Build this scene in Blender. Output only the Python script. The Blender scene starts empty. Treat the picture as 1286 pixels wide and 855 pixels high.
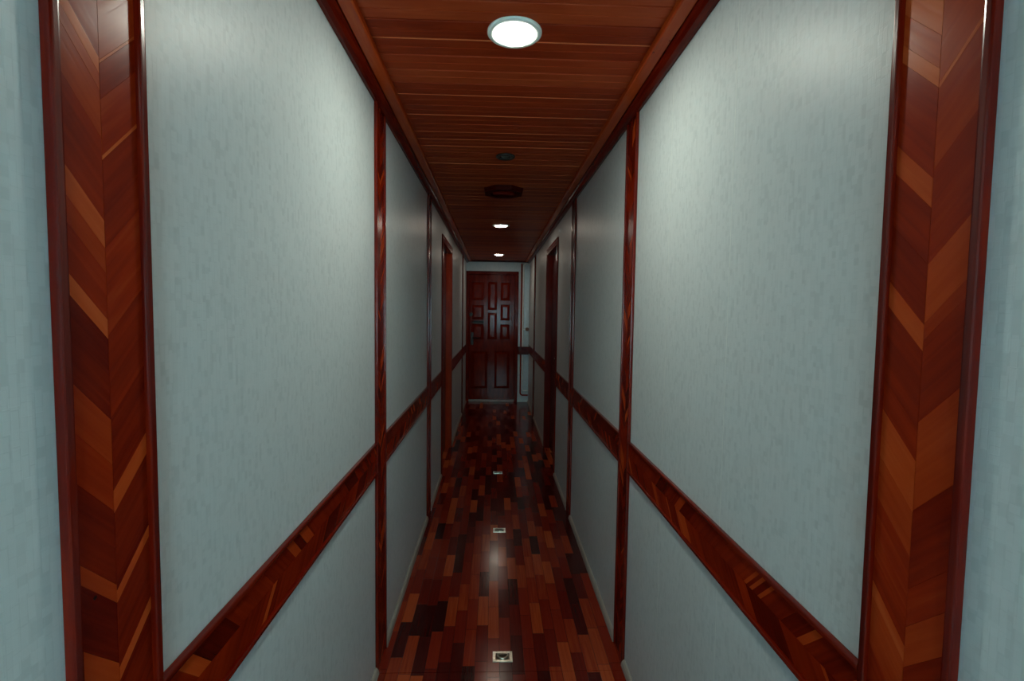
import bpy, bmesh, math, random
from mathutils import Vector, Matrix

C = bpy.context.scene.collection
S = bpy.context.scene
random.seed(7)

# ------------------------------------------------------------------ camera, sky, exposure
cam_d = bpy.data.cameras.new('camera'); cam_d.sensor_width = 36; cam_d.sensor_fit = 'HORIZONTAL'
cam_d.lens = 17.169; cam_d.clip_start = 0.02; cam_d.clip_end = 100
cam = bpy.data.objects.new('camera', cam_d); C.objects.link(cam)
r_ = Vector((0.99929894, -0.03499665, 0.01329926))
u_ = Vector((-0.01126163, 0.05778976, 0.99826526))
f_ = Vector((0.03570451, 0.99771518, -0.05735512))
cam.matrix_world = Matrix(((r_.x, u_.x, -f_.x, 0), (r_.y, u_.y, -f_.y, 0), (r_.z, u_.z, -f_.z, 1.46), (0, 0, 0, 1)))
S.camera = cam

SKY_COLOR = (0.48, 0.90, 1.0); SKY_STRENGTH = 22.0      # cool daylight reaching in through the open end behind the camera
LAMP_COLOR = (0.97, 1.0, 0.86)
LAMP_POWER = 195.0                                     # emission strength of the downlight discs
EXPOSURE = 0.10
w = bpy.data.worlds.new('daylight'); S.world = w; w.use_nodes = True
bg = w.node_tree.nodes['Background']; bg.inputs[0].default_value = (*SKY_COLOR, 1); bg.inputs[1].default_value = SKY_STRENGTH
S.view_settings.view_transform = 'Standard'; S.view_settings.look = 'None'
S.view_settings.gamma = 1; S.view_settings.use_curve_mapping = False; S.view_settings.exposure = EXPOSURE
S.cycles.max_bounces = 10; S.cycles.diffuse_bounces = 6; S.cycles.glossy_bounces = 5
S.cycles.use_denoising = True
S.cycles.sample_clamp_indirect = 6

# ------------------------------------------------------------------ dimensions (metres)
XL, XR = -0.465, 0.556
YB, YE = -2.6, 7.918            # open end behind the camera, end wall
ZC = 2.29
RZB, RZT = 0.8166, 0.945        # chevron dado rail
PT = 0.006                      # inlay stands this proud of the wall
BT = 0.013                      # beads

# ------------------------------------------------------------------ materials
def nodes(name):
    m = bpy.data.materials.new(name); m.use_nodes = True
    nt = m.node_tree; b = nt.nodes['Principled BSDF']
    return m, nt, nt.nodes, nt.links, b

def mth(nt, op, a, b=None, c=None):
    n = nt.nodes.new('ShaderNodeMath'); n.operation = op
    for i, v in enumerate((a, b, c)):
        if v is None: continue
        if hasattr(v, 'is_linked') or hasattr(v, 'links'): nt.links.new(v, n.inputs[i])
        else: n.inputs[i].default_value = v
    return n.outputs[0]

def ramp(nt, fac, stops):
    n = nt.nodes.new('ShaderNodeValToRGB'); e = n.color_ramp.elements
    while len(e) < len(stops): e.new(0.5)
    for el, (p, c) in zip(e, stops): el.position = p; el.color = (*c, 1)
    nt.links.new(fac, n.inputs[0]); return n.outputs[0]

WOODS = [(0.0, (0.015, 0.0008, 0.0002)), (0.22, (0.11, 0.0040, 0.0006)), (0.45, (0.27, 0.018, 0.0020)),
         (0.7, (0.43, 0.055, 0.009)), (1.0, (0.62, 0.13, 0.032))]

def wood_mat(name, rough=0.26, coat=0.05, spec=0.08, grain=0.22, stops=WOODS, knots=0.0):
    m, nt, N, L, b = nodes(name)
    at = N.new('ShaderNodeAttribute'); at.attribute_name = 'tone'
    uv = N.new('ShaderNodeUVMap'); uv.uv_map = 'UVMap'
    mp = N.new('ShaderNodeMapping'); mp.inputs['Scale'].default_value = (5, 110, 1)
    L.new(uv.outputs[0], mp.inputs[0])
    n1 = N.new('ShaderNodeTexNoise'); n1.inputs['Scale'].default_value = 1; n1.inputs['Detail'].default_value = 4
    n1.inputs['Distortion'].default_value = 0.6
    L.new(mp.outputs[0], n1.inputs['Vector'])
    mp2 = N.new('ShaderNodeMapping'); mp2.inputs['Scale'].default_value = (6, 22, 1)
    L.new(uv.outputs[0], mp2.inputs[0])
    n2 = N.new('ShaderNodeTexNoise'); n2.inputs['Scale'].default_value = 1; n2.inputs['Detail'].default_value = 2
    L.new(mp2.outputs[0], n2.inputs['Vector'])
    g = mth(nt, 'SUBTRACT', n1.outputs[0], 0.5); g = mth(nt, 'MULTIPLY', g, grain)
    g2 = mth(nt, 'SUBTRACT', n2.outputs[0], 0.5); g2 = mth(nt, 'MULTIPLY', g2, grain * 1.2)
    t = mth(nt, 'ADD', at.outputs['Fac'], g); t = mth(nt, 'ADD', t, g2)
    # small knots
    vo = N.new('ShaderNodeTexVoronoi'); vo.inputs['Scale'].default_value = 15; L.new(uv.outputs[0], vo.inputs['Vector'])
    sc = N.new('ShaderNodeSeparateColor'); L.new(vo.outputs['Color'], sc.inputs[0])
    kn = mth(nt, 'MULTIPLY', mth(nt, 'LESS_THAN', vo.outputs['Distance'], 0.07), mth(nt, 'GREATER_THAN', sc.outputs[0], 0.80))
    t = mth(nt, 'SUBTRACT', t, mth(nt, 'MULTIPLY', kn, knots))
    L.new(ramp(nt, t, stops), b.inputs['Base Color'])
    b.inputs['Roughness'].default_value = rough; b.inputs['Specular IOR Level'].default_value = spec
    b.inputs['Coat Weight'].default_value = coat; b.inputs['Coat Roughness'].default_value = 0.12
    bp = N.new('ShaderNodeBump'); bp.inputs['Strength'].default_value = 0.08; bp.inputs['Distance'].default_value = 0.002
    L.new(n1.outputs[0], bp.inputs['Height']); L.new(bp.outputs[0], b.inputs['Normal'])
    return m

M_WOOD = wood_mat('lacquered_wood', knots=0.35)
M_BEAD = wood_mat('polished_bead', rough=0.22, coat=0.28, spec=0.15)
M_DOOR = wood_mat('varnished_door', rough=0.12, coat=0.03, spec=0.06, grain=0.3)
M_MATT = wood_mat('matt_dark_wood', rough=0.6, coat=0.0, spec=0.05)
M_CEIL = wood_mat('ceiling_boards', rough=0.42, coat=0.0, spec=0.08, grain=0.22, stops=[(0.0, (0.03, 0.003, 0.001)), (0.25, (0.17, 0.013, 0.003)), (0.5, (0.33, 0.038, 0.009)), (0.75, (0.48, 0.085, 0.024)), (1.0, (0.65, 0.16, 0.055))])

def wallpaper():
    m, nt, N, L, b = nodes('embossed_wallpaper')
    geo = N.new('ShaderNodeNewGeometry'); sp = N.new('ShaderNodeSeparateXYZ'); L.new(geo.outputs['Position'], sp.inputs[0])
    xy = mth(nt, 'ADD', sp.outputs[0], sp.outputs[1])
    cb = N.new('ShaderNodeCombineXYZ'); L.new(sp.outputs[2], cb.inputs[0]); L.new(xy, cb.inputs[1])
    def bricks(bw, rh, off, sq, shift):
        v = N.new('ShaderNodeVectorMath'); v.operation = 'ADD'; L.new(cb.outputs[0], v.inputs[0]); v.inputs[1].default_value = (shift, shift * 1.7, 0)
        br = N.new('ShaderNodeTexBrick'); br.inputs['Scale'].default_value = 1
        br.inputs['Brick Width'].default_value = bw; br.inputs['Row Height'].default_value = rh
        br.inputs['Mortar Size'].default_value = 0.0009; br.inputs['Mortar Smooth'].default_value = 0.8
        br.offset = off; br.squash = sq; br.squash_frequency = 2; br.offset_frequency = 3
        br.inputs['Color1'].default_value = (1, 1, 1, 1); br.inputs['Color2'].default_value = (0, 0, 0, 1)
        br.inputs['Mortar'].default_value = (0.25, 0.25, 0.25, 1)
        L.new(v.outputs[0], br.inputs['Vector']); return br.outputs['Color']
    b1 = bricks(0.024, 0.0085, 0.37, 1.5, 5.0); b2 = bricks(0.015, 0.0125, 0.61, 0.7, 9.3)
    h = mth(nt, 'ADD', mth(nt, 'MULTIPLY', b1, 0.55), mth(nt, 'MULTIPLY', b2, 0.45))
    st = N.new('ShaderNodeTexNoise'); st.inputs['Scale'].default_value = 1; st.inputs['Detail'].default_value = 3
    mp = N.new('ShaderNodeMapping'); mp.inputs['Scale'].default_value = (60, 260, 1); L.new(cb.outputs[0], mp.inputs[0]); L.new(mp.outputs[0], st.inputs['Vector'])
    h2 = mth(nt, 'ADD', mth(nt, 'MULTIPLY', st.outputs[0], 0.5), h)
    bp = N.new('ShaderNodeBump'); bp.inputs['Strength'].default_value = 0.45; bp.inputs['Distance'].default_value = 0.0005
    L.new(h2, bp.inputs['Height']); L.new(bp.outputs[0], b.inputs['Normal'])
    cr = ramp(nt, h, [(0.0, (0.495, 0.56, 0.57)), (0.45, (0.575, 0.64, 0.648)), (1.0, (0.598, 0.662, 0.67))])
    L.new(cr, b.inputs['Base Color'])
    b.inputs['Roughness'].default_value = 0.41; b.inputs['Specular IOR Level'].default_value = 0.25
    return m
M_WALL = wallpaper()

def plain(name, col, rough=0.5, metal=0.0, noise=0.06, coat=0.0, scale=30):
    m, nt, N, L, b = nodes(name)
    tc = N.new('ShaderNodeTexCoord'); nz = N.new('ShaderNodeTexNoise'); nz.inputs['Scale'].default_value = scale
    nz.inputs['Detail'].default_value = 4
    L.new(tc.outputs['Object'], nz.inputs['Vector'])
    lo = tuple(c * (1 - noise) for c in col); hi = tuple(min(1, c * (1 + noise)) for c in col)
    L.new(ramp(nt, nz.outputs[0], [(0.3, lo), (0.7, hi)]), b.inputs['Base Color'])
    b.inputs['Roughness'].default_value = rough; b.inputs['Metallic'].default_value = metal
    b.inputs['Coat Weight'].default_value = coat
    return m
M_SKIRT = plain('cream_paint', (0.29, 0.255, 0.215), 0.45)
M_PAINT = plain('white_paint', (0.42, 0.45, 0.43), 0.5)
M_BLACK = plain('black_plastic', (0.012, 0.014, 0.013), 0.35)
M_IRON = plain('dark_metal', (0.02, 0.016, 0.014), 0.35, 0.8)
M_STEEL = plain('worn_steel', (0.62, 0.60, 0.52), 0.28, 1.0, noise=0.25, scale=140)
M_SEAM = plain('wallpaper_edge', (0.66, 0.72, 0.70), 0.45)
M_RECESS = plain('tarnished_metal', (0.14, 0.11, 0.08), 0.4, 0.8)
M_PIPE = plain('white_pipe', (0.88, 0.88, 0.85), 0.25, coat=0.3)
M_DUCT = plain('pale_blue_panel', (0.50, 0.57, 0.60), 0.3)
M_PIT = plain('shadow_gap', (0.01, 0.004, 0.003), 0.9)
M_RIM = plain('satin_rim', (0.85, 0.95, 0.88), 0.4, 0.0)

def parquet():
    m, nt, N, L, b = nodes('parquet')
    geo = N.new('ShaderNodeNewGeometry'); sp = N.new('ShaderNodeSeparateXYZ'); L.new(geo.outputs['Position'], sp.inputs[0])
    u = mth(nt, 'DIVIDE', sp.outputs[0], 0.051); u = mth(nt, 'ADD', u, 40.3)
    col = mth(nt, 'FLOOR', u)
    wn = N.new('ShaderNodeTexWhiteNoise'); wn.noise_dimensions = '1D'; L.new(col, wn.inputs['W'])
    off = mth(nt, 'MULTIPLY', wn.outputs['Value'], 7.0)
    v = mth(nt, 'DIVIDE', sp.outputs[1], 0.235); v = mth(nt, 'ADD', v, off); v = mth(nt, 'ADD', v, 20.0)
    row = mth(nt, 'FLOOR', v)
    cb = N.new('ShaderNodeCombineXYZ'); L.new(col, cb.inputs[0]); L.new(row, cb.inputs[1])
    w2 = N.new('ShaderNodeTexWhiteNoise'); w2.noise_dimensions = '2D'; L.new(cb.outputs[0], w2.inputs['Vector'])
    # grain
    gv = N.new('ShaderNodeCombineXYZ'); gx = mth(nt, 'MULTIPLY', sp.outputs[0], 130.0); gy = mth(nt, 'MULTIPLY', sp.outputs[1], 5.0)
    gz = mth(nt, 'MULTIPLY', w2.outputs['Value'], 50.0)
    L.new(gx, gv.inputs[0]); L.new(gy, gv.inputs[1]); L.new(gz, gv.inputs[2])
    gn = N.new('ShaderNodeTexNoise'); gn.inputs['Scale'].default_value = 1; gn.inputs['Detail'].default_value = 4; L.new(gv.outputs[0], gn.inputs['Vector'])
    t = mth(nt, 'SUBTRACT', gn.outputs[0], 0.5); t = mth(nt, 'MULTIPLY', t, 0.30); t = mth(nt, 'ADD', t, w2.outputs['Value'])
    c = ramp(nt, t, [(0.0, (0.020, 0.0006, 0.0004)), (0.22, (0.060, 0.0020, 0.0008)), (0.5, (0.135, 0.0060, 0.0014)),
                     (0.78, (0.20, 0.014, 0.0030)), (1.0, (0.36, 0.055, 0.012))])
    # seams between staves
    fu = mth(nt, 'FRACT', u); fv = mth(nt, 'FRACT', v)
    du = mth(nt, 'ABSOLUTE', mth(nt, 'SUBTRACT', fu, 0.5)); dv = mth(nt, 'ABSOLUTE', mth(nt, 'SUBTRACT', fv, 0.5))
    s = mth(nt, 'MAXIMUM', mth(nt, 'GREATER_THAN', du, 0.487), mth(nt, 'GREATER_THAN', dv, 0.4965))
    mx = N.new('ShaderNodeMix'); mx.data_type = 'RGBA'; L.new(s, mx.inputs[0]); L.new(c, mx.inputs[6]); mx.inputs[7].default_value = (0.012, 0.0012, 0.0008, 1)
    L.new(mx.outputs[2], b.inputs['Base Color'])
    wv = N.new('ShaderNodeTexNoise'); wv.inputs['Scale'].default_value = 9; wv.inputs['Detail'].default_value = 1; L.new(geo.outputs['Position'], wv.inputs['Vector'])
    rr = N.new('ShaderNodeMapRange'); L.new(wv.outputs[0], rr.inputs[0]); rr.inputs[3].default_value = 0.13; rr.inputs[4].default_value = 0.22
    L.new(rr.outputs[0], b.inputs['Roughness'])
    b.inputs['Specular IOR Level'].default_value = 0.18
    hh = mth(nt, 'SUBTRACT', mth(nt, 'MULTIPLY', wv.outputs[0], 1.2), mth(nt, 'MULTIPLY', s, 0.25))
    hh = mth(nt, 'ADD', hh, mth(nt, 'MULTIPLY', w2.outputs['Value'], 0.15))
    bp = N.new('ShaderNodeBump'); bp.inputs['Strength'].default_value = 0.25; bp.inputs['Distance'].default_value = 0.0012
    L.new(hh, bp.inputs['Height']); L.new(bp.outputs[0], b.inputs['Normal'])
    return m
M_FLOOR = parquet()

def emit(name, col, strength):
    m = bpy.data.materials.new(name); m.use_nodes = True; nt = m.node_tree; nt.nodes.clear()
    e = nt.nodes.new('ShaderNodeEmission'); o = nt.nodes.new('ShaderNodeOutputMaterial'); nt.links.new(e.outputs[0], o.inputs[0])
    e.inputs[0].default_value = (*col, 1); e.inputs[1].default_value = strength
    return m
M_LAMP = emit('lamp_diffuser', LAMP_COLOR, LAMP_POWER)
M_LAMP_FILL = emit('unseen_fill_diffuser', (0.76, 1.0, 0.97), LAMP_POWER * 1.6)  # for the added lamp behind the camera that brightens the near walls
M_LAMP_DIM = emit('dim_lamp_diffuser', (1.0, 0.84, 0.68), LAMP_POWER * 0.38)   # the two far lamps are set dimmer and warmer

# ------------------------------------------------------------------ mesh helpers
class MB:
    """collects faces with a wood tone and grain UV; builds ONE mesh object"""
    def __init__(s):
        s.bm = bmesh.new(); s.uv = s.bm.loops.layers.uv.new('UVMap'); s.t = s.bm.faces.layers.float.new('tone')
    def face(s, vs, tone=0.4, gdir=None, seed=0.0):
        f = s.bm.faces.new(vs); f[s.t] = tone
        f.normal_update(); n = f.normal
        g = Vector(gdir) if gdir else Vector((0, 1, 0))
        c = n.cross(g)
        if c.length < 1e-4:
            g = Vector((0, 0, 1)) if abs(n.z) < 0.9 else Vector((1, 0, 0)); c = n.cross(g)
        c.normalize()
        for l in f.loops:
            p = l.vert.co; l[s.uv].uv = (p.dot(g) + seed * 3.7, p.dot(c) + seed * 1.3)
        return f
    def box(s, x0, x1, y0, y1, z0, z1, tone=0.4, gdir=(0, 1, 0), bev=0.0, segs=2, seed=None):
        seed = random.random() * 9 if seed is None else seed
        v = [s.bm.verts.new((x, y, z)) for x in (x0, x1) for y in (y0, y1) for z in (z0, z1)]
        fs = [s.face([v[i] for i in q], tone, gdir, seed) for q in ((0, 1, 3, 2), (4, 6, 7, 5), (0, 4, 5, 1), (2, 3, 7, 6), (0, 2, 6, 4), (1, 5, 7, 3))]
        if bev:
            es = {e for f in fs for e in f.edges}
            bmesh.ops.bevel(s.bm, geom=list(es), offset=bev, segments=segs, affect='EDGES', profile=0.6)
    def prism(s, pts, d, tone=0.4, gdir=(0, 1, 0), seed=None):
        """pts: 3-D outline; d: extrusion vector"""
        seed = random.random() * 9 if seed is None else seed
        d = Vector(d); a = [s.bm.verts.new(Vector(p)) for p in pts]; b = [s.bm.verts.new(Vector(p) + d) for p in pts]
        n = len(pts)
        s.face(a, tone, gdir, seed); s.face(b[::-1], tone, gdir, seed)
        for i in range(n): s.face([a[i], b[i], b[(i + 1) % n], a[(i + 1) % n]], tone, gdir, seed)
    def cyl(s, c, r, h, axis='Z', seg=32, tone=0.4, r2=None):
        r2 = r if r2 is None else r2
        ra, rb = [], []
        for i in range(seg):
            a = 2 * math.pi * i / seg; ca, sa = math.cos(a), math.sin(a)
            def P(rr, t):
                q = {'Z': (rr * ca, rr * sa, t), 'Y': (rr * ca, t, rr * sa), 'X': (t, rr * ca, rr * sa)}[axis]
                return Vector(c) + Vector(q)
            ra.append(s.bm.verts.new(P(r, 0))); rb.append(s.bm.verts.new(P(r2, h)))
        s.face(ra, tone); s.face(rb[::-1], tone)
        for i in range(seg): s.face([ra[i], rb[i], rb[(i + 1) % seg], ra[(i + 1) % seg]], tone)
    def lathe(s, c, prof, seg=48, tone=0.4, closed=False):
        rings = []
        for r, z in prof:
            rings.append([s.bm.verts.new(Vector(c) + Vector((r * math.cos(2 * math.pi * i / seg), r * math.sin(2 * math.pi * i / seg), z))) for i in range(seg)])
        k = len(rings)
        for j in range(k if closed else k - 1):
            A, B = rings[j], rings[(j + 1) % k]
            for i in range(seg): s.face([A[i], A[(i + 1) % seg], B[(i + 1) % seg], B[i]], tone)
    def tube(s, pts, r, seg=10, tone=0.4):
        pts = [Vector(p) for p in pts]; rings = []; up = None
        for i, p in enumerate(pts):
            t = (pts[min(i + 1, len(pts) - 1)] - pts[max(i - 1, 0)]).normalized()
            if up is None: up = Vector((0, 0, 1)) if abs(t.z) < 0.9 else Vector((1, 0, 0))
            a = t.cross(up).normalized(); b = a.cross(t).normalized(); up = b
            rings.append([s.bm.verts.new(p + a * r * math.cos(2 * math.pi * k / seg) + b * r * math.sin(2 * math.pi * k / seg)) for k in range(seg)])
        for A, B in zip(rings, rings[1:]):
            for k in range(seg): s.face([A[k], A[(k + 1) % seg], B[(k + 1) % seg], B[k]], tone)
        s.face(rings[0][::-1], tone); s.face(rings[-1], tone)
    def build(s, name, mat, parent=None, smooth=False, loc=None):
        bmesh.ops.recalc_face_normals(s.bm, faces=s.bm.faces)
        me = bpy.data.meshes.new(name); s.bm.to_mesh(me); s.bm.free(); me.materials.append(mat)
        if smooth:
            for p in me.polygons: p.use_smooth = True
        o = bpy.data.objects.new(name, me); C.objects.link(o)
        if parent:
            o.parent = parent
            # coordinates are given in world space: shift into the parent's frame
            me.transform(Matrix.Translation(-parent.location))
        return o

def empty(name, loc, **props):
    o = bpy.data.objects.new(name, None); C.objects.link(o); o.location = loc; o.empty_display_size = 0.05
    for k, v in props.items(): o[k] = v
    return o
def tag(o, **props):
    for k, v in props.items(): o[k] = v
    return o
def struct(o, label=None):
    o['kind'] = 'structure'
    if label: o['label'] = label
    return o

# ------------------------------------------------------------------ floor: parquet slabs with a seam at each hatch edge
b = MB(); b.box(XL - 0.15, XR + 0.15, YB, YE + 0.1, -0.06, -0.012); 
struct(b.build('floor_base', M_PIT), 'dark bed under the parquet floor')
b = MB()
for y0, y1 in ((YB, 1.906), (1.909, 4.455), (4.459, YE + 0.1)):
    b.box(XL - 0.15, XR + 0.15, y0, y1, -0.012, 0.0)
struct(b.build('floor', M_FLOOR), 'glossy dark red parquet floor of staggered staves')

# ------------------------------------------------------------------ walls with door openings
DOORS = {'L': (4.305, 5.222), 'R': (4.346, 5.228)}
DZ = 2.10
def wall(side, name):
    x0, x1 = (XL - 0.12, XL) if side == 'L' else (XR, XR + 0.12)
    a, c = DOORS[side]; b = MB()
    b.box(x0, x1, YB, a, 0, 2.34); b.box(x0, x1, c, YE, 0, 2.34); b.box(x0, x1, a, c, DZ, 2.34)
    return struct(b.build(name, M_WALL), 'corridor wall in pale embossed wallpaper')
wall('L', 'wall_left'); wr = wall('R', 'wall_right')
for ys in (1.149, 1.565):
    b = MB(); b.box(XR - 0.0003, XR - 0.00001, ys, ys + 0.0022, 0.03, 2.247); b.build('wallpaper_seam', M_SEAM, wr)
b = MB()
dx0, dx1, dzt = -0.455, 0.365, 2.11
b.box(XL - 0.12, dx0, YE, YE + 0.12, 0, 2.34); b.box(dx1, XR + 0.12, YE, YE + 0.12, 0, 2.34); b.box(dx0, dx1, YE, YE + 0.12, dzt, 2.34)
struct(b.build('wall_end', M_WALL), 'pale wall at the far end around the panelled door')
b = MB(); b.box(XL - 0.12, XR + 0.12, YE + 0.121, YE + 0.16, -0.06, 2.34); struct(b.build('end_light_block', M_PIT), 'added dark sheet blocking sky light behind the end door')  # unseen box added to stop sky light leaking round the door
# the corridor's other end: wall with a doorway open to the daylight
b = MB()
b.box(XL - 0.12, -0.22, YB - 0.1, YB, 0, 2.34); b.box(0.48, XR + 0.12, YB - 0.1, YB, 0, 2.34); b.box(-0.22, 0.48, YB - 0.1, YB, 1.78, 2.34); b.box(-0.22, 0.48, YB - 0.1, YB, 0, 0.86)
struct(b.build('wall_back', M_WALL), 'wall behind the camera with an open window')

# baseboards: thin cream quarter round, cut at the posts and doors
POSTS = {'L': [(0.527, 0.666), (1.905, 2.059), (3.373, 3.515), (6.906, 7.04)],
         'R': [(0.5365, 0.678), (1.934, 2.0795), (3.387, 3.53), (6.69, 6.83)]}
def gaps(side, pad=0.0, lo=YB, hi=YE):
    blk = sorted(POSTS[side] + [(DOORS[side][0] - 0.035, DOORS[side][1] + 0.035)])
    out = []; y = lo
    for a, c in blk:
        if a - y > 0.02: out.append((y, a - pad))
        y = c + pad
    out.append((y, hi)); return out
for side, nm in (('L', 'baseboard_left'), ('R', 'baseboard_right')):
    b = MB(); s = 1 if side == 'L' else -1; x = XL if side == 'L' else XR
    for a, c in gaps(side):
        prof = [(0, 0)] + [(0.016 * math.cos(t), 0.026 * math.sin(t)) for t in (0, .4, .8, 1.2, math.pi / 2)]
        b.prism([(x + s * px, a, pz) for px, pz in prof], (0, c - a, 0))
    struct(b.build(nm, M_SKIRT), 'thin cream skirting bead along the floor')

# ------------------------------------------------------------------ ceiling: cross boards with bevelled joints
b = MB(); BW = 0.0965; y = 1.357 - BW * 42
while y < YE:
    t = random.choice([0.38, 0.42, 0.47, 0.52, 0.56, 0.60, 0.64, 0.44, 0.54])
    x0, x1 = XL + 0.02, XR - 0.02; g = 0.0042; d = 0.0065; y1 = y + BW
    z = ZC + random.uniform(0, 0.0012)
    pr = [(y + 0.0006, z + 0.014), (y + 0.0006, z + d), (y + g, z), (y + BW * 0.5 - 0.0022, z), (y + BW * 0.5, z + 0.0022), (y + BW * 0.5 + 0.0022, z), (y1 - g, z), (y1 - 0.0006, z + d), (y1 - 0.0006, z + 0.014)]
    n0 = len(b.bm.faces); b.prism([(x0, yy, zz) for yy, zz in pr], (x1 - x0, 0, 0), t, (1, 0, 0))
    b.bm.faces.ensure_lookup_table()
    if random.random() < 0.6: b.bm.faces[n0 + 3][b.t] = 1.1      # lamp-lit edge highlight put into the tone on some joints
    y = y1
b.box(XL - 0.1, XR + 0.1, YB, YE + 0.1, ZC + 0.015, ZC + 0.05, 0.05, (1, 0, 0))
struct(b.build('ceiling', M_CEIL), 'reddish tongue and groove board ceiling')

# crown mouldings: quarter bead on the wall, flat board beside it
for k, (side, x, s) in enumerate((('L', XL, 1), ('R', XR, -1))):
    b = MB()
    q = [(0, 2.249), (0.012, 2.247), (0.026, 2.2505), (0.036, 2.257), (0.040, 2.266), (0.041, 2.30), (0, 2.30)]
    b.prism([(x + s * px, YB, pz) for px, pz in q], (0, YE - YB, 0), 0.24, (0, 1, 0))
    q = [(0.041, 2.272), (0.044, 2.269), (0.078, 2.269), (0.082, 2.273), (0.083, 2.30), (0.041, 2.30)]
    b.prism([(x + s * px, YB, pz) for px, pz in q], (0, YE - YB, 0), 0.68, (0, 1, 0))
    struct(b.build('trim_%d' % (k + 1), M_WOOD), ('left' if side == 'L' else 'right') + ' red wood crown moulding under the ceiling')
b = MB(); b.box(XL, XR, YE - 0.05, YE, 2.262, 2.30, 0.06, (1, 0, 0), 0.006)
struct(b.build('trim_3', M_WOOD), 'dark wood crown moulding over the end door')
TRIM = [4]

# ------------------------------------------------------------------ chevron inlays
def clip(poly, ax, lo, hi):
    for sign, lim in ((1, lo), (-1, -hi)):
        out = []
        for i in range(len(poly)):
            p, q = poly[i], poly[(i + 1) % len(poly)]
            dp, dq = sign * p[ax] - lim, sign * q[ax] - lim
            if dp >= 0: out.append(p)
            if (dp >= 0) != (dq >= 0):
                t = dp / (dp - dq); out.append((p[0] + (q[0] - p[0]) * t, p[1] + (q[1] - p[1]) * t))
        poly = out
        if not poly: return []
    return poly

def chevron(b, to3, n, w, lo, hi, halves):
    """to3(u, v): across u in [-w/2, w/2], along v in [lo, hi]; the staves meet at u=0 and rise 45 degrees outwards.
    halves: for each side a list of (v0, v1, tone[, v0e, v1e]) at the middle line (optional values at the outer edge)."""
    for sgn, lst in zip((-1, 1), halves):
        for st in lst:
            v0, v1, t = st[:3]; h = w / 2
            e0, e1 = (st[3], st[4]) if len(st) > 3 else (v0 + h, v1 + h)
            g = 0.00035
            poly = [(sgn * g, v0 + g), (sgn * h, e0 + g), (sgn * h, e1), (sgn * g, v1)]
            if sgn > 0: poly = poly[::-1]
            poly = clip(poly, 1, lo, hi)
            if len(poly) < 3: continue
            gd = (Vector(to3(sgn * h, v0 + h)) - Vector(to3(0, v0))).normalized()
            b.prism([to3(*p) for p in poly], n, t + random.uniform(-0.03, 0.03), gd)

def rand_staves(lo, hi, w):
    out = []
    for _ in range(2):
        v = lo - w; l = []
        while v < hi:
            d = random.choice([0.012, 0.02, 0.035, 0.05, 0.07, 0.09, 0.11])
            t = random.choice([0.70, 0.64, 0.6]) if d < 0.04 and random.random() < 0.5 else random.choice([0.18, 0.24, 0.3, 0.34, 0.38, 0.28, 0.32])
            l.append((v, v + d, t)); v += d
        out.append(l)
    return out

# staves of the two wide posts nearest the camera, read from the top down: (height of lower edge at the middle line, tone)
def col(top, seq):
    out = []; z = top
    for zz, t in seq: out.append((zz, z, t)); z = zz
    return out
LN = col(1.90, [(1.747, .50), (1.728, .86), (1.709, .66), (1.656, .56), (1.561, .44), (1.529, .78), (1.500, .50), (1.445, .40), (1.422, .78), (1.325, .28), (1.270, .52), (1.213, .44), (1.121, .30), (1.098, .60), (1.021, .24), (0.975, .62), (0.90, .3), (0.80, .45), (0.71, .3), (0.69, .8), (0.58, .35), (0.46, .5), (0.3, .3), (0.27, .8), (0.15, .4), (-.1, .3)])
LF = col(1.90, [(1.744, .56), (1.740, .80), (1.700, .36), (1.636, .46), (1.631, .80), (1.529, .36), (1.426, .48), (1.327, .36), (1.238, .28), (1.210, .70), (1.113, .32), (1.098, .74), (1.015, .30), (0.998, .74), (0.90, .32), (0.78, .45), (0.76, .8), (0.6, .3), (0.5, .5), (0.35, .25), (0.33, .8), (0.2, .4), (-.1, .3)])
RF = col(1.862, [(1.810, .86), (1.770, .72), (1.747, .88), (1.636, .40), (1.599, .74), (1.528, .36), (1.451, .34), (1.417, .72), (1.315, .33), (1.273, .42), (1.205, .66), (1.145, .58), (1.090, .42), (1.060, .50), (1.023, .38), (1.001, .74), (0.970, .60), (0.93, .56), (0.8, .4), (0.72, .55), (0.6, .35), (0.58, .8), (0.4, .4), (0.25, .55), (0.1, .3), (-.1, .4)])
RN = col(1.90, [(1.752, .58), (1.745, .84), (1.646, .52), (1.528, .42), (1.453, .68), (1.431, .50), (1.325, .38), (1.208, .56), (1.102, .34), (1.050, .46), (0.994, .54), (0.88, .32), (0.8, .45), (0.7, .3), (0.67, .8), (0.5, .4), (0.35, .5), (0.2, .3), (-.1, .4)])
def above(seq, top):
    z = seq[0][1]; l = []
    while z < top:
        d = random.choice([0.05, 0.09, 0.12, 0.03]); l.append((z, z + d, random.choice([0.4, 0.5, 0.8, 0.3]))); z += d
    return l + seq

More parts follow.
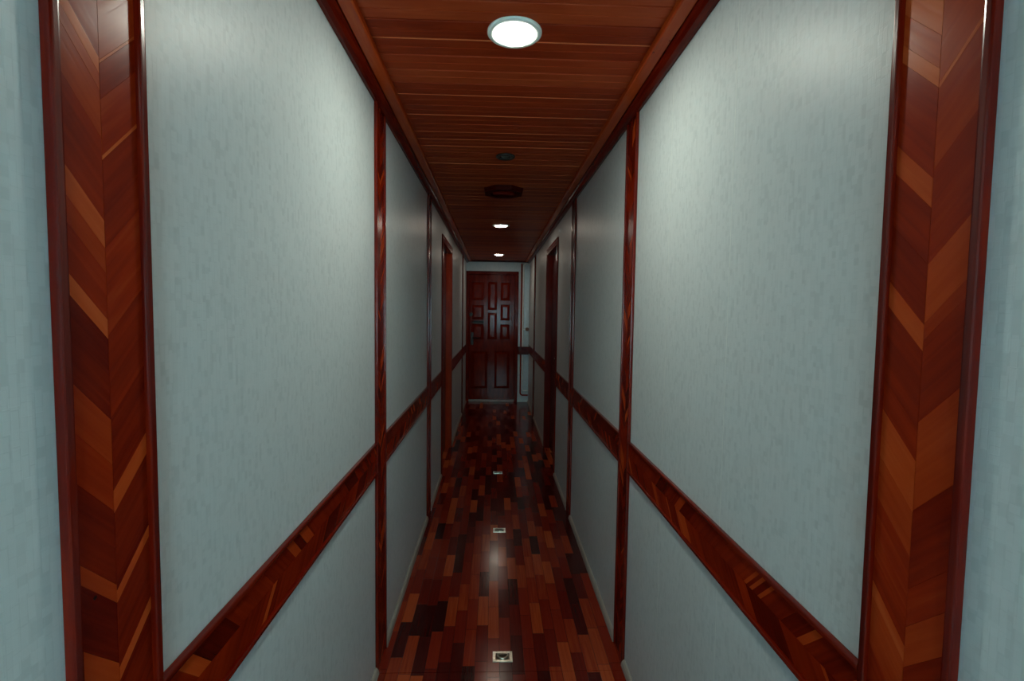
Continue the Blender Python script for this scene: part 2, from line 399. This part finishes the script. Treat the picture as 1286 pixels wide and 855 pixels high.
def post(side, y0, y1, halves=None, label=''):
    s = 1 if side == 'L' else -1; x = XL if side == 'L' else XR
    yc = (y0 + y1) / 2; e = empty('trim_%d' % TRIM[0], (x, yc, 0)); TRIM[0] += 1; struct(e, label)
    bw = 0.0125; ztop = 2.252
    # u < 0 is the half nearer the camera
    w_ = (y1 - y0) - 2 * bw
    b = MB(); b.box(*sorted((x + s * 0.0002, x + s * 0.003)), y0 + bw, y1 - bw, 0.001, ztop, 0.1, (0, 0, 1))
    chevron(b, lambda u, v: (x + s * 0.003, yc + u, v), (s * (PT - 0.003), 0, 0), w_, 0.002, ztop, halves or rand_staves(0, ztop, w_))
    b.build('inlay_panel', M_WOOD, e)
    for q0, q1 in ((y0, y0 + bw), (y1 - bw, y1)):
        b = MB(); b.box(*sorted((x + s * 0.0002, x + s * BT)), q0, q1, 0.001, ztop, 0.22, (0, 0, 1), 0.0035, 3)
        b.build('bead', M_BEAD, e, smooth=False)
    return e
names = ['nearest wide', 'second', 'third', 'farthest']
for side, word in (('L', 'left'), ('R', 'right')):
    for i, (a, c) in enumerate(POSTS[side]):
        hv = None
        if i == 0: hv = (above(LN, 2.3), above(LF, 2.3)) if side == 'L' else (above(RN, 2.3), above(RF, 2.3))
        post(side, a, c, hv, '%s chevron inlaid red wood wall post on the %s wall' % (names[i], word))

# dado rails
def rail(side, a, c, label):
    s = 1 if side == 'L' else -1; x = XL if side == 'L' else XR
    e = empty('trim_%d' % TRIM[0], (x, (a + c) / 2, RZB)); TRIM[0] += 1; struct(e, label)
    bw = 0.011; zc = (RZB + RZT) / 2; w_ = RZT - RZB - 2 * bw
    b = MB(); b.box(*sorted((x + s * 0.0002, x + s * 0.003)), a, c, RZB + bw, RZT - bw, 0.1, (0, 1, 0))
    # staves meet at the middle and run back towards the camera: along-axis points away (-y)
    chevron(b, lambda u, v: (x + s * 0.003, -v, zc + u), (s * (PT - 0.003), 0, 0), w_, -c, -a, rand_staves(-c, -a, w_))
    b.build('inlay_panel', M_WOOD, e)
    for q0, q1 in ((RZB, RZB + bw), (RZT - bw, RZT)):
        b = MB(); b.box(*sorted((x + s * 0.0002, x + s * BT)), a, c, q0, q1, 0.26, (0, 1, 0), 0.0035, 3); b.build('bead', M_BEAD, e)
n = 0
for side, word in (('L', 'left'), ('R', 'right')):
    for (a, c), wh in zip(gaps(side, 0.0005, YB + 0.01, YE - (0.01 if side == 'R' else 0.001)), ('nearest', 'first', 'second', 'short', 'far', 'last')):
        rail(side, a, c, '%s section of chevron dado rail on the %s wall' % (wh, word))
e = empty('trim_%d' % TRIM[0], ((0.379 + XR) / 2, YE, RZB)); TRIM[0] += 1; struct(e, 'dark wood dado rail beside the end door')
b = MB(); b.box(0.3795, XR - 0.001, YE - 0.052, YE - 0.04, RZB - 0.035, RZT - 0.036, 0.12, (1, 0, 0), 0.002)
b.build('board', M_WOOD, e)
b = MB(); b.box(0.3795, 0.40, YE - 0.04, YE - 0.001, RZB - 0.035, RZT - 0.036, 0.12, (1, 0, 0)); b.build('bracket', M_WOOD, e)

# ------------------------------------------------------------------ side doors, recessed in wood linings
def side_door(side, num, label):
    s = 1 if side == 'L' else -1; x = XL if side == 'L' else XR; a, c = DOORS[side]
    e = empty('door_%d' % num, (x, (a + c) / 2, 0)); struct(e, label)
    D = 0.062
    X = lambda p0, p1: sorted((x - s * p0, x - s * p1))   # depth into the wall
    b = MB()   # lining and narrow architrave
    b.box(*X(-0.010, D), a + 0.001, a + 0.03, 0.001, DZ - 0.031, 0.24, (0, 0, 1)); b.box(*X(-0.010, D), c - 0.03, c - 0.001, 0.001, DZ - 0.031, 0.48 if side == 'L' else 0.16, (0, 0, 1))
    b.box(*X(-0.010, D), a + 0.001, c - 0.001, DZ - 0.03, DZ - 0.001, 0.14, (0, 1, 0))
    b.box(*X(-0.012, -0.001), a - 0.03, a, 0.001, DZ, 0.22, (0, 0, 1), 0.003); b.box(*X(-0.012, -0.001), c, c + 0.03, 0.001, DZ, 0.22, (0, 0, 1), 0.003)
    b.box(*X(-0.012, -0.001), a - 0.03, c + 0.03, DZ + 0.0005, DZ + 0.03, 0.22, (0, 1, 0), 0.003)
    b.build('door_frame', M_WOOD, e)
    b = MB(); ya, yc = a + 0.031, c - 0.031
    b.box(*X(D - 0.012, D + 0.025), ya, yc, 0.006, DZ - 0.032, 0.14, (0, 0, 1))
    w2 = (yc - ya)
    for z0, z1 in ((0.14, 0.86), (1.0, 1.46), (1.54, 1.97)):
        for k in (0, 1):
            p0 = ya + 0.11 + k * (w2 - 0.12) / 2; p1 = p0 + (w2 - 0.32) / 2
            b.box(*X(D - 0.018, D - 0.010), p0, p1, z0, z1, 0.12, (0, 0, 1), 0.004)
    b.build('door_leaf', M_WOOD, e)
    h = MB(); yh = ya + 0.06
    h.box(*X(D - 0.017, D - 0.012), yh - 0.02, yh + 0.02, 0.95, 1.13, 0, (0, 0, 1), 0.002)
    h.tube([(x - s * (D - 0.015), yh, 1.04), (x - s * (D - 0.05), yh, 1.04), (x - s * (D - 0.052), yh + 0.01, 1.04), (x - s * (D - 0.052), yh + 0.11, 1.035)], 0.007)
    h.build('door_handle', M_IRON, e)
side_door('L', 1, 'recessed red wood door in the left wall')
side_door('R', 2, 'recessed dark red wood door in the right wall')

# ------------------------------------------------------------------ end door
K = 0.01291
def wx(p): return -0.47 + (p - 585.3) * K
def wz(p): return 2.118 - (p - 340.5) * K
e = empty('door_3', (-0.045, YE, 0)); struct(e, 'dark red panelled door closing the far end of the corridor')
yf = YE - 0.02
b = MB()
b.box(-0.464, -0.415, yf, YE + 0.1, 0.001, 2.062, 0.22, (0, 0, 1), 0.005); b.box(0.322, 0.379, yf, YE + 0.1, 0.001, 2.062, 0.22, (0, 0, 1), 0.005)
b.box(-0.464, 0.379, yf, YE + 0.1, 2.063, 2.118, 0.22, (1, 0, 0), 0.005)
b.build('door_frame', M_DOOR, e)
b = MB(); b.box(-0.414, 0.321, YE - 0.016, YE + 0.03, 0.001, 0.032, 0.5, (1, 0, 0), 0.006)
o = b.build('threshold', plain('pale_threshold', (0.42, 0.42, 0.38), 0.4), e)
# leaf: a recessed sheet with stiles and rails proud of it, and raised fielded panels in the fields
yl = YE + 0.012
X0, X1, Z0, Z1 = -0.412, 0.319, 0.036, 2.060
fields = []
for p0, p1, rows in ((592.5, 608, ((354, 377), (382.5, 401), (406.5, 426))), (612.5, 624.5, ((353.5, 389), (392, 426))), (628.5, 640.5, ((354, 377), (381.5, 402), (406.5, 426))),
                     (592.5, 613, ((441, 488),)), (621.5, 641, ((441, 488),))):
    for r0, r1 in rows: fields.append((wx(p0), wx(p1), wz(r1), wz(r0)))
b = MB(); b.box(X0, X1, yl + 0.016, yl + 0.03, Z0, Z1, 0.08, (0, 0, 1))
# grid of solid cells wherever no field lies
xs = sorted({X0, X1, *[f[0] for f in fields], *[f[1] for f in fields]}); zs = sorted({Z0, Z1, *[f[2] for f in fields], *[f[3] for f in fields]})
for i in range(len(xs) - 1):
    run = None
    for j in range(len(zs) - 1):
        cx, cz = (xs[i] + xs[i + 1]) / 2, (zs[j] + zs[j + 1]) / 2
        solid = not any(f[0] < cx < f[1] and f[2] < cz < f[3] for f in fields)
        if solid and run is None: run = zs[j]
        if run is not None and (not solid or j == len(zs) - 2):
            top = zs[j + 1] if solid else zs[j]
            b.box(xs[i], xs[i + 1], yl, yl + 0.016, run, top, 0.24, (0, 0, 1), seed=0); run = None
b.build('door_leaf', M_DOOR, e)
for fx0, fx1, fz0, fz1 in fields:
    b = MB(); m_ = 0.012; h_ = 0.042
    A = [(fx0 + m_ * .3, yl + 0.0155, fz0 + m_ * .3), (fx1 - m_ * .3, yl + 0.0155, fz0 + m_ * .3), (fx1 - m_ * .3, yl + 0.0155, fz1 - m_ * .3), (fx0 + m_ * .3, yl + 0.0155, fz1 - m_ * .3)]
    B = [(fx0 + h_, yl + 0.001, fz0 + h_), (fx1 - h_, yl + 0.001, fz0 + h_), (fx1 - h_, yl + 0.001, fz1 - h_), (fx0 + h_, yl + 0.001, fz1 - h_)]
    va = [b.bm.verts.new(p) for p in A]; vb = [b.bm.verts.new(p) for p in B]
    b.face(vb, 0.26, (0, 0, 1), random.random() * 5); b.face(va[::-1], 0.4, (0, 0, 1))
    for i in range(4): b.face([va[i], va[(i + 1) % 4], vb[(i + 1) % 4], vb[i]], 0.26, (0, 0, 1))
    b.build('panel', M_DOOR, e)
b = MB(); hx = wx(593.5)
b.box(hx - 0.022, hx + 0.022, yl - 0.005, yl, 0.93, 1.13, 0, (0, 0, 1), 0.002)
b.tube([(hx, yl - 0.004, 1.045), (hx, yl - 0.045, 1.045), (hx + 0.012, yl - 0.052, 1.045), (hx + 0.12, yl - 0.052, 1.04)], 0.010)
b.build('door_handle', M_IRON, e)
b = MB(); zb = wz(404)
b.box(wx(595), wx(608), yl - 0.006, yl, zb - 0.022, zb + 0.022, 0, (1, 0, 0), 0.002); b.tube([(wx(592), yl - 0.014, zb), (wx(607), yl - 0.014, zb)], 0.008); b.cyl((wx(601), yl - 0.03, zb), 0.009, 0.03, 'Y', 12)
b.build('bolt', M_IRON, e)
b = MB(); zb = wz(394.5)
b.cyl((wx(592), yl - 0.012, zb), 0.028, 0.012, 'Y', 20); b.build('lock_cylinder', M_IRON, e)

# ------------------------------------------------------------------ pipework and cover beside the end door
pe = empty('wall_pipe', (0.45, YE - 0.02, 0.1), label='pale vertical pipework bent into the right wall beside the end door', category='pipe')
yp = YE - 0.020
def arc(cx, cz, r, a0, a1, n=7): return [(cx + r * math.cos(a0 + (a1 - a0) * i / n), yp, cz + r * math.sin(a0 + (a1 - a0) * i / n)) for i in range(n + 1)]
P_ = [(XR - 0.004, yp, 2.244)] + arc(0.500, 2.199, 0.045, math.pi / 2, math.pi) + [(0.455, yp, 0.215), (0.466, yp, 0.19), (XR - 0.004, yp, 0.187)]
b = MB(); b.tube(P_, 0.0115, 12); b.build('riser', M_PIPE, pe, smooth=True)
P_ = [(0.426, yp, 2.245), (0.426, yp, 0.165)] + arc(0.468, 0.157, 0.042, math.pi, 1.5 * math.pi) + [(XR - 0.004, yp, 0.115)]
b = MB(); b.tube(P_, 0.0115, 12); tag(b.build('shaded_side_pipe', M_DOOR, pe, smooth=True), label='shaded side of the white pipe, drawn as a dark red tube')  # shade on the white pipe's left side, modelled as a second dark tube
b = MB(); b.tube([(0.457, yp - 0.012, 1.19), (XR - 0.004, yp - 0.012, 1.19)], 0.010, 10); b.build('branch_pipe', M_PIPE, pe, smooth=True)
b = MB(); b.cyl((0.525, yp - 0.022, 1.19), 0.030, 0.012, 'Y', 20); b.cyl((0.525, yp - 0.012, 1.19), 0.012, 0.012, 'Y', 12)
b.build('valve', plain('dull_brass', (0.16, 0.08, 0.05), 0.6), pe)
b = MB(); b.box(0.470, XR - 0.003, YE - 0.006, YE - 0.0005, 0.20, 2.24, 0, (0, 0, 1), 0.002)
tag(b.build('cover_panel', M_DUCT), label='narrow pale bluish panel on the end wall behind the white pipe', category='panel')

# ------------------------------------------------------------------ ceiling lights
def downlight(x, y, label, mat=None):
    e = empty('ceiling_light', (x, y, ZC), label=label, category='ceiling light', group='round recessed ceiling lights')
    R, r = 0.081, 0.0565
    b = MB(); b.lathe((x, y, ZC), [(R, 0.0), (R, -0.004), (R - 0.004, -0.0075), (r + 0.002, -0.0072), (r, -0.0045), (r, 0.0)], 64, closed=True)
    b.build('rim', M_RIM, e, smooth=True)
    b = MB(); b.cyl((x, y, ZC - 0.0082), r - 0.003, 0.008, 'Z', 64, r2=r - 0.0005); b.build('diffuser', mat or M_LAMP, e)
    return e
downlight(0.049, 1.498, 'lit round recessed light nearest the camera, largest in the board ceiling')
downlight(0.049, 4.732, 'lit round recessed light midway down the ceiling beyond the octagonal frame', M_LAMP_DIM)
downlight(0.049, 7.091, 'lit round recessed light farthest away, just before the end door', M_LAMP_DIM)
o = downlight(0.049, -0.95, 'added unseen cool fill light behind the camera position', M_LAMP_FILL)  # unseen fill lamp added to lift the near walls and posts

# unlit spotlight
e = empty('ceiling_spotlight', (0.047, 2.652, ZC), label='small unlit black round spotlight set in the board ceiling', category='spotlight')
b = MB(); b.lathe((0.047, 2.652, ZC), [(0.050, 0), (0.050, -0.006), (0.044, -0.011), (0.034, -0.009), (0.028, -0.003), (0.028, 0)], 40, closed=True); b.build('rim', M_BLACK, e, smooth=True)
b = MB(); b.lathe((0.047, 2.652, ZC - 0.0005), [(0.0005, -0.012), (0.010, -0.011), (0.019, -0.007), (0.025, -0.001)], 32); b.build('lens', plain('grey_lens', (0.10, 0.12, 0.11), 0.25), e, smooth=True)

# octagonal wooden frame
e = empty('ceiling_vent', (0.05, 3.37, ZC), label='octagonal dark red wooden vent frame on the board ceiling', category='vent')
def octa(rx, ry, z): return [(0.05 + rx * math.cos(math.pi / 8 + i * math.pi / 4), 3.37 + ry * math.sin(math.pi / 8 + i * math.pi / 4), z) for i in range(8)]
b = MB()
for i in range(8):
    o1, o2, i1, i2 = octa(.143, .143, 0), octa(.135, .135, 0), octa(.098, .098, 0), octa(.104, .104, 0)
    j = (i + 1) % 8; z0, z1 = ZC - 0.0005, ZC - 0.030
    q = lambda p, z: (p[0], p[1], z)
    g = (Vector(o1[j]) - Vector(o1[i])).normalized(); sd = i
    vs = [b.bm.verts.new(q(p, z)) for p, z in ((o1[i], z0), (o1[j], z0), (i2[j], z0), (i2[i], z0), (o2[i], z1), (o2[j], z1), (i1[j], z1), (i1[i], z1))]
    for f in ((0, 1, 2, 3), (4, 7, 6, 5), (0, 4, 5, 1), (3, 2, 6, 7)): b.face([vs[k] for k in f], 0.10, g, sd)
b.build('frame', M_MATT, e)
b = MB(); oo = octa(.097, .097, ZC - 0.012); b.prism(oo, (0, 0, 0.010), 0.06, (1, 0, 0)); b.build('inner_panel', M_MATT, e)
b = MB(); b.box(-0.02, 0.12, 3.352, 3.388, ZC - 0.034, ZC - 0.0125, 0.24, (1, 0, 0), 0.004); b.build('grip', M_MATT, e)

# ------------------------------------------------------------------ flush lift rings in the floor hatches
def lift_ring(x, y, label):
    e = empty('flush_ring_pull', (x, y, 0), label=label, category='ring pull', group='metal ring pulls set in the floor')
    hw, hd = 0.0415, 0.031
    b = MB()
    for a in ((x - hw, x + hw, y - hd, y - hd + 0.011), (x - hw, x + hw, y + hd - 0.011, y + hd), (x - hw, x - hw + 0.012, y - hd + 0.0111, y + hd - 0.0111), (x + hw - 0.012, x + hw, y - hd + 0.0111, y + hd - 0.0111)):
        b.box(*a, 0.0002, 0.0032, 0, (1, 0, 0), 0.0008)
    b.build('plate', M_STEEL, e)
    b = MB(); b.box(x - hw + 0.0125, x + hw - 0.0125, y - hd + 0.0115, y + hd - 0.0115, 0.0002, 0.0008); b.build('recess', M_RECESS, e)
    b = MB(); pts = [(x - 0.021, y + 0.012, 0.004)] + [(x + 0.021 * math.cos(t), y + 0.006 + 0.021 * math.sin(t), 0.004) for t in [math.pi + i * math.pi / 10 for i in range(11)]] + [(x + 0.021, y + 0.012, 0.004), (x - 0.021, y + 0.012, 0.004)]
    b.tube(pts, 0.0040, 8); b.build('ring', M_STEEL, e, smooth=True)
    for sx in (-1, 1):
        for sy in (-1, 1):
            b = MB(); b.cyl((x + sx * (hw - 0.006), y + sy * (hd - 0.0055), 0.0033), 0.0033, 0.0010, 'Z', 12, r2=0.0024); b.build('screw', M_STEEL, e)
lift_ring(0.049, 1.991, 'flush metal ring pull in the floor nearest the camera')
lift_ring(0.046, 3.196, 'middle flush metal ring pull in the parquet floor')
lift_ring(0.043, 4.375, 'farthest flush metal ring pull, at the dark floor seam by the side doors')
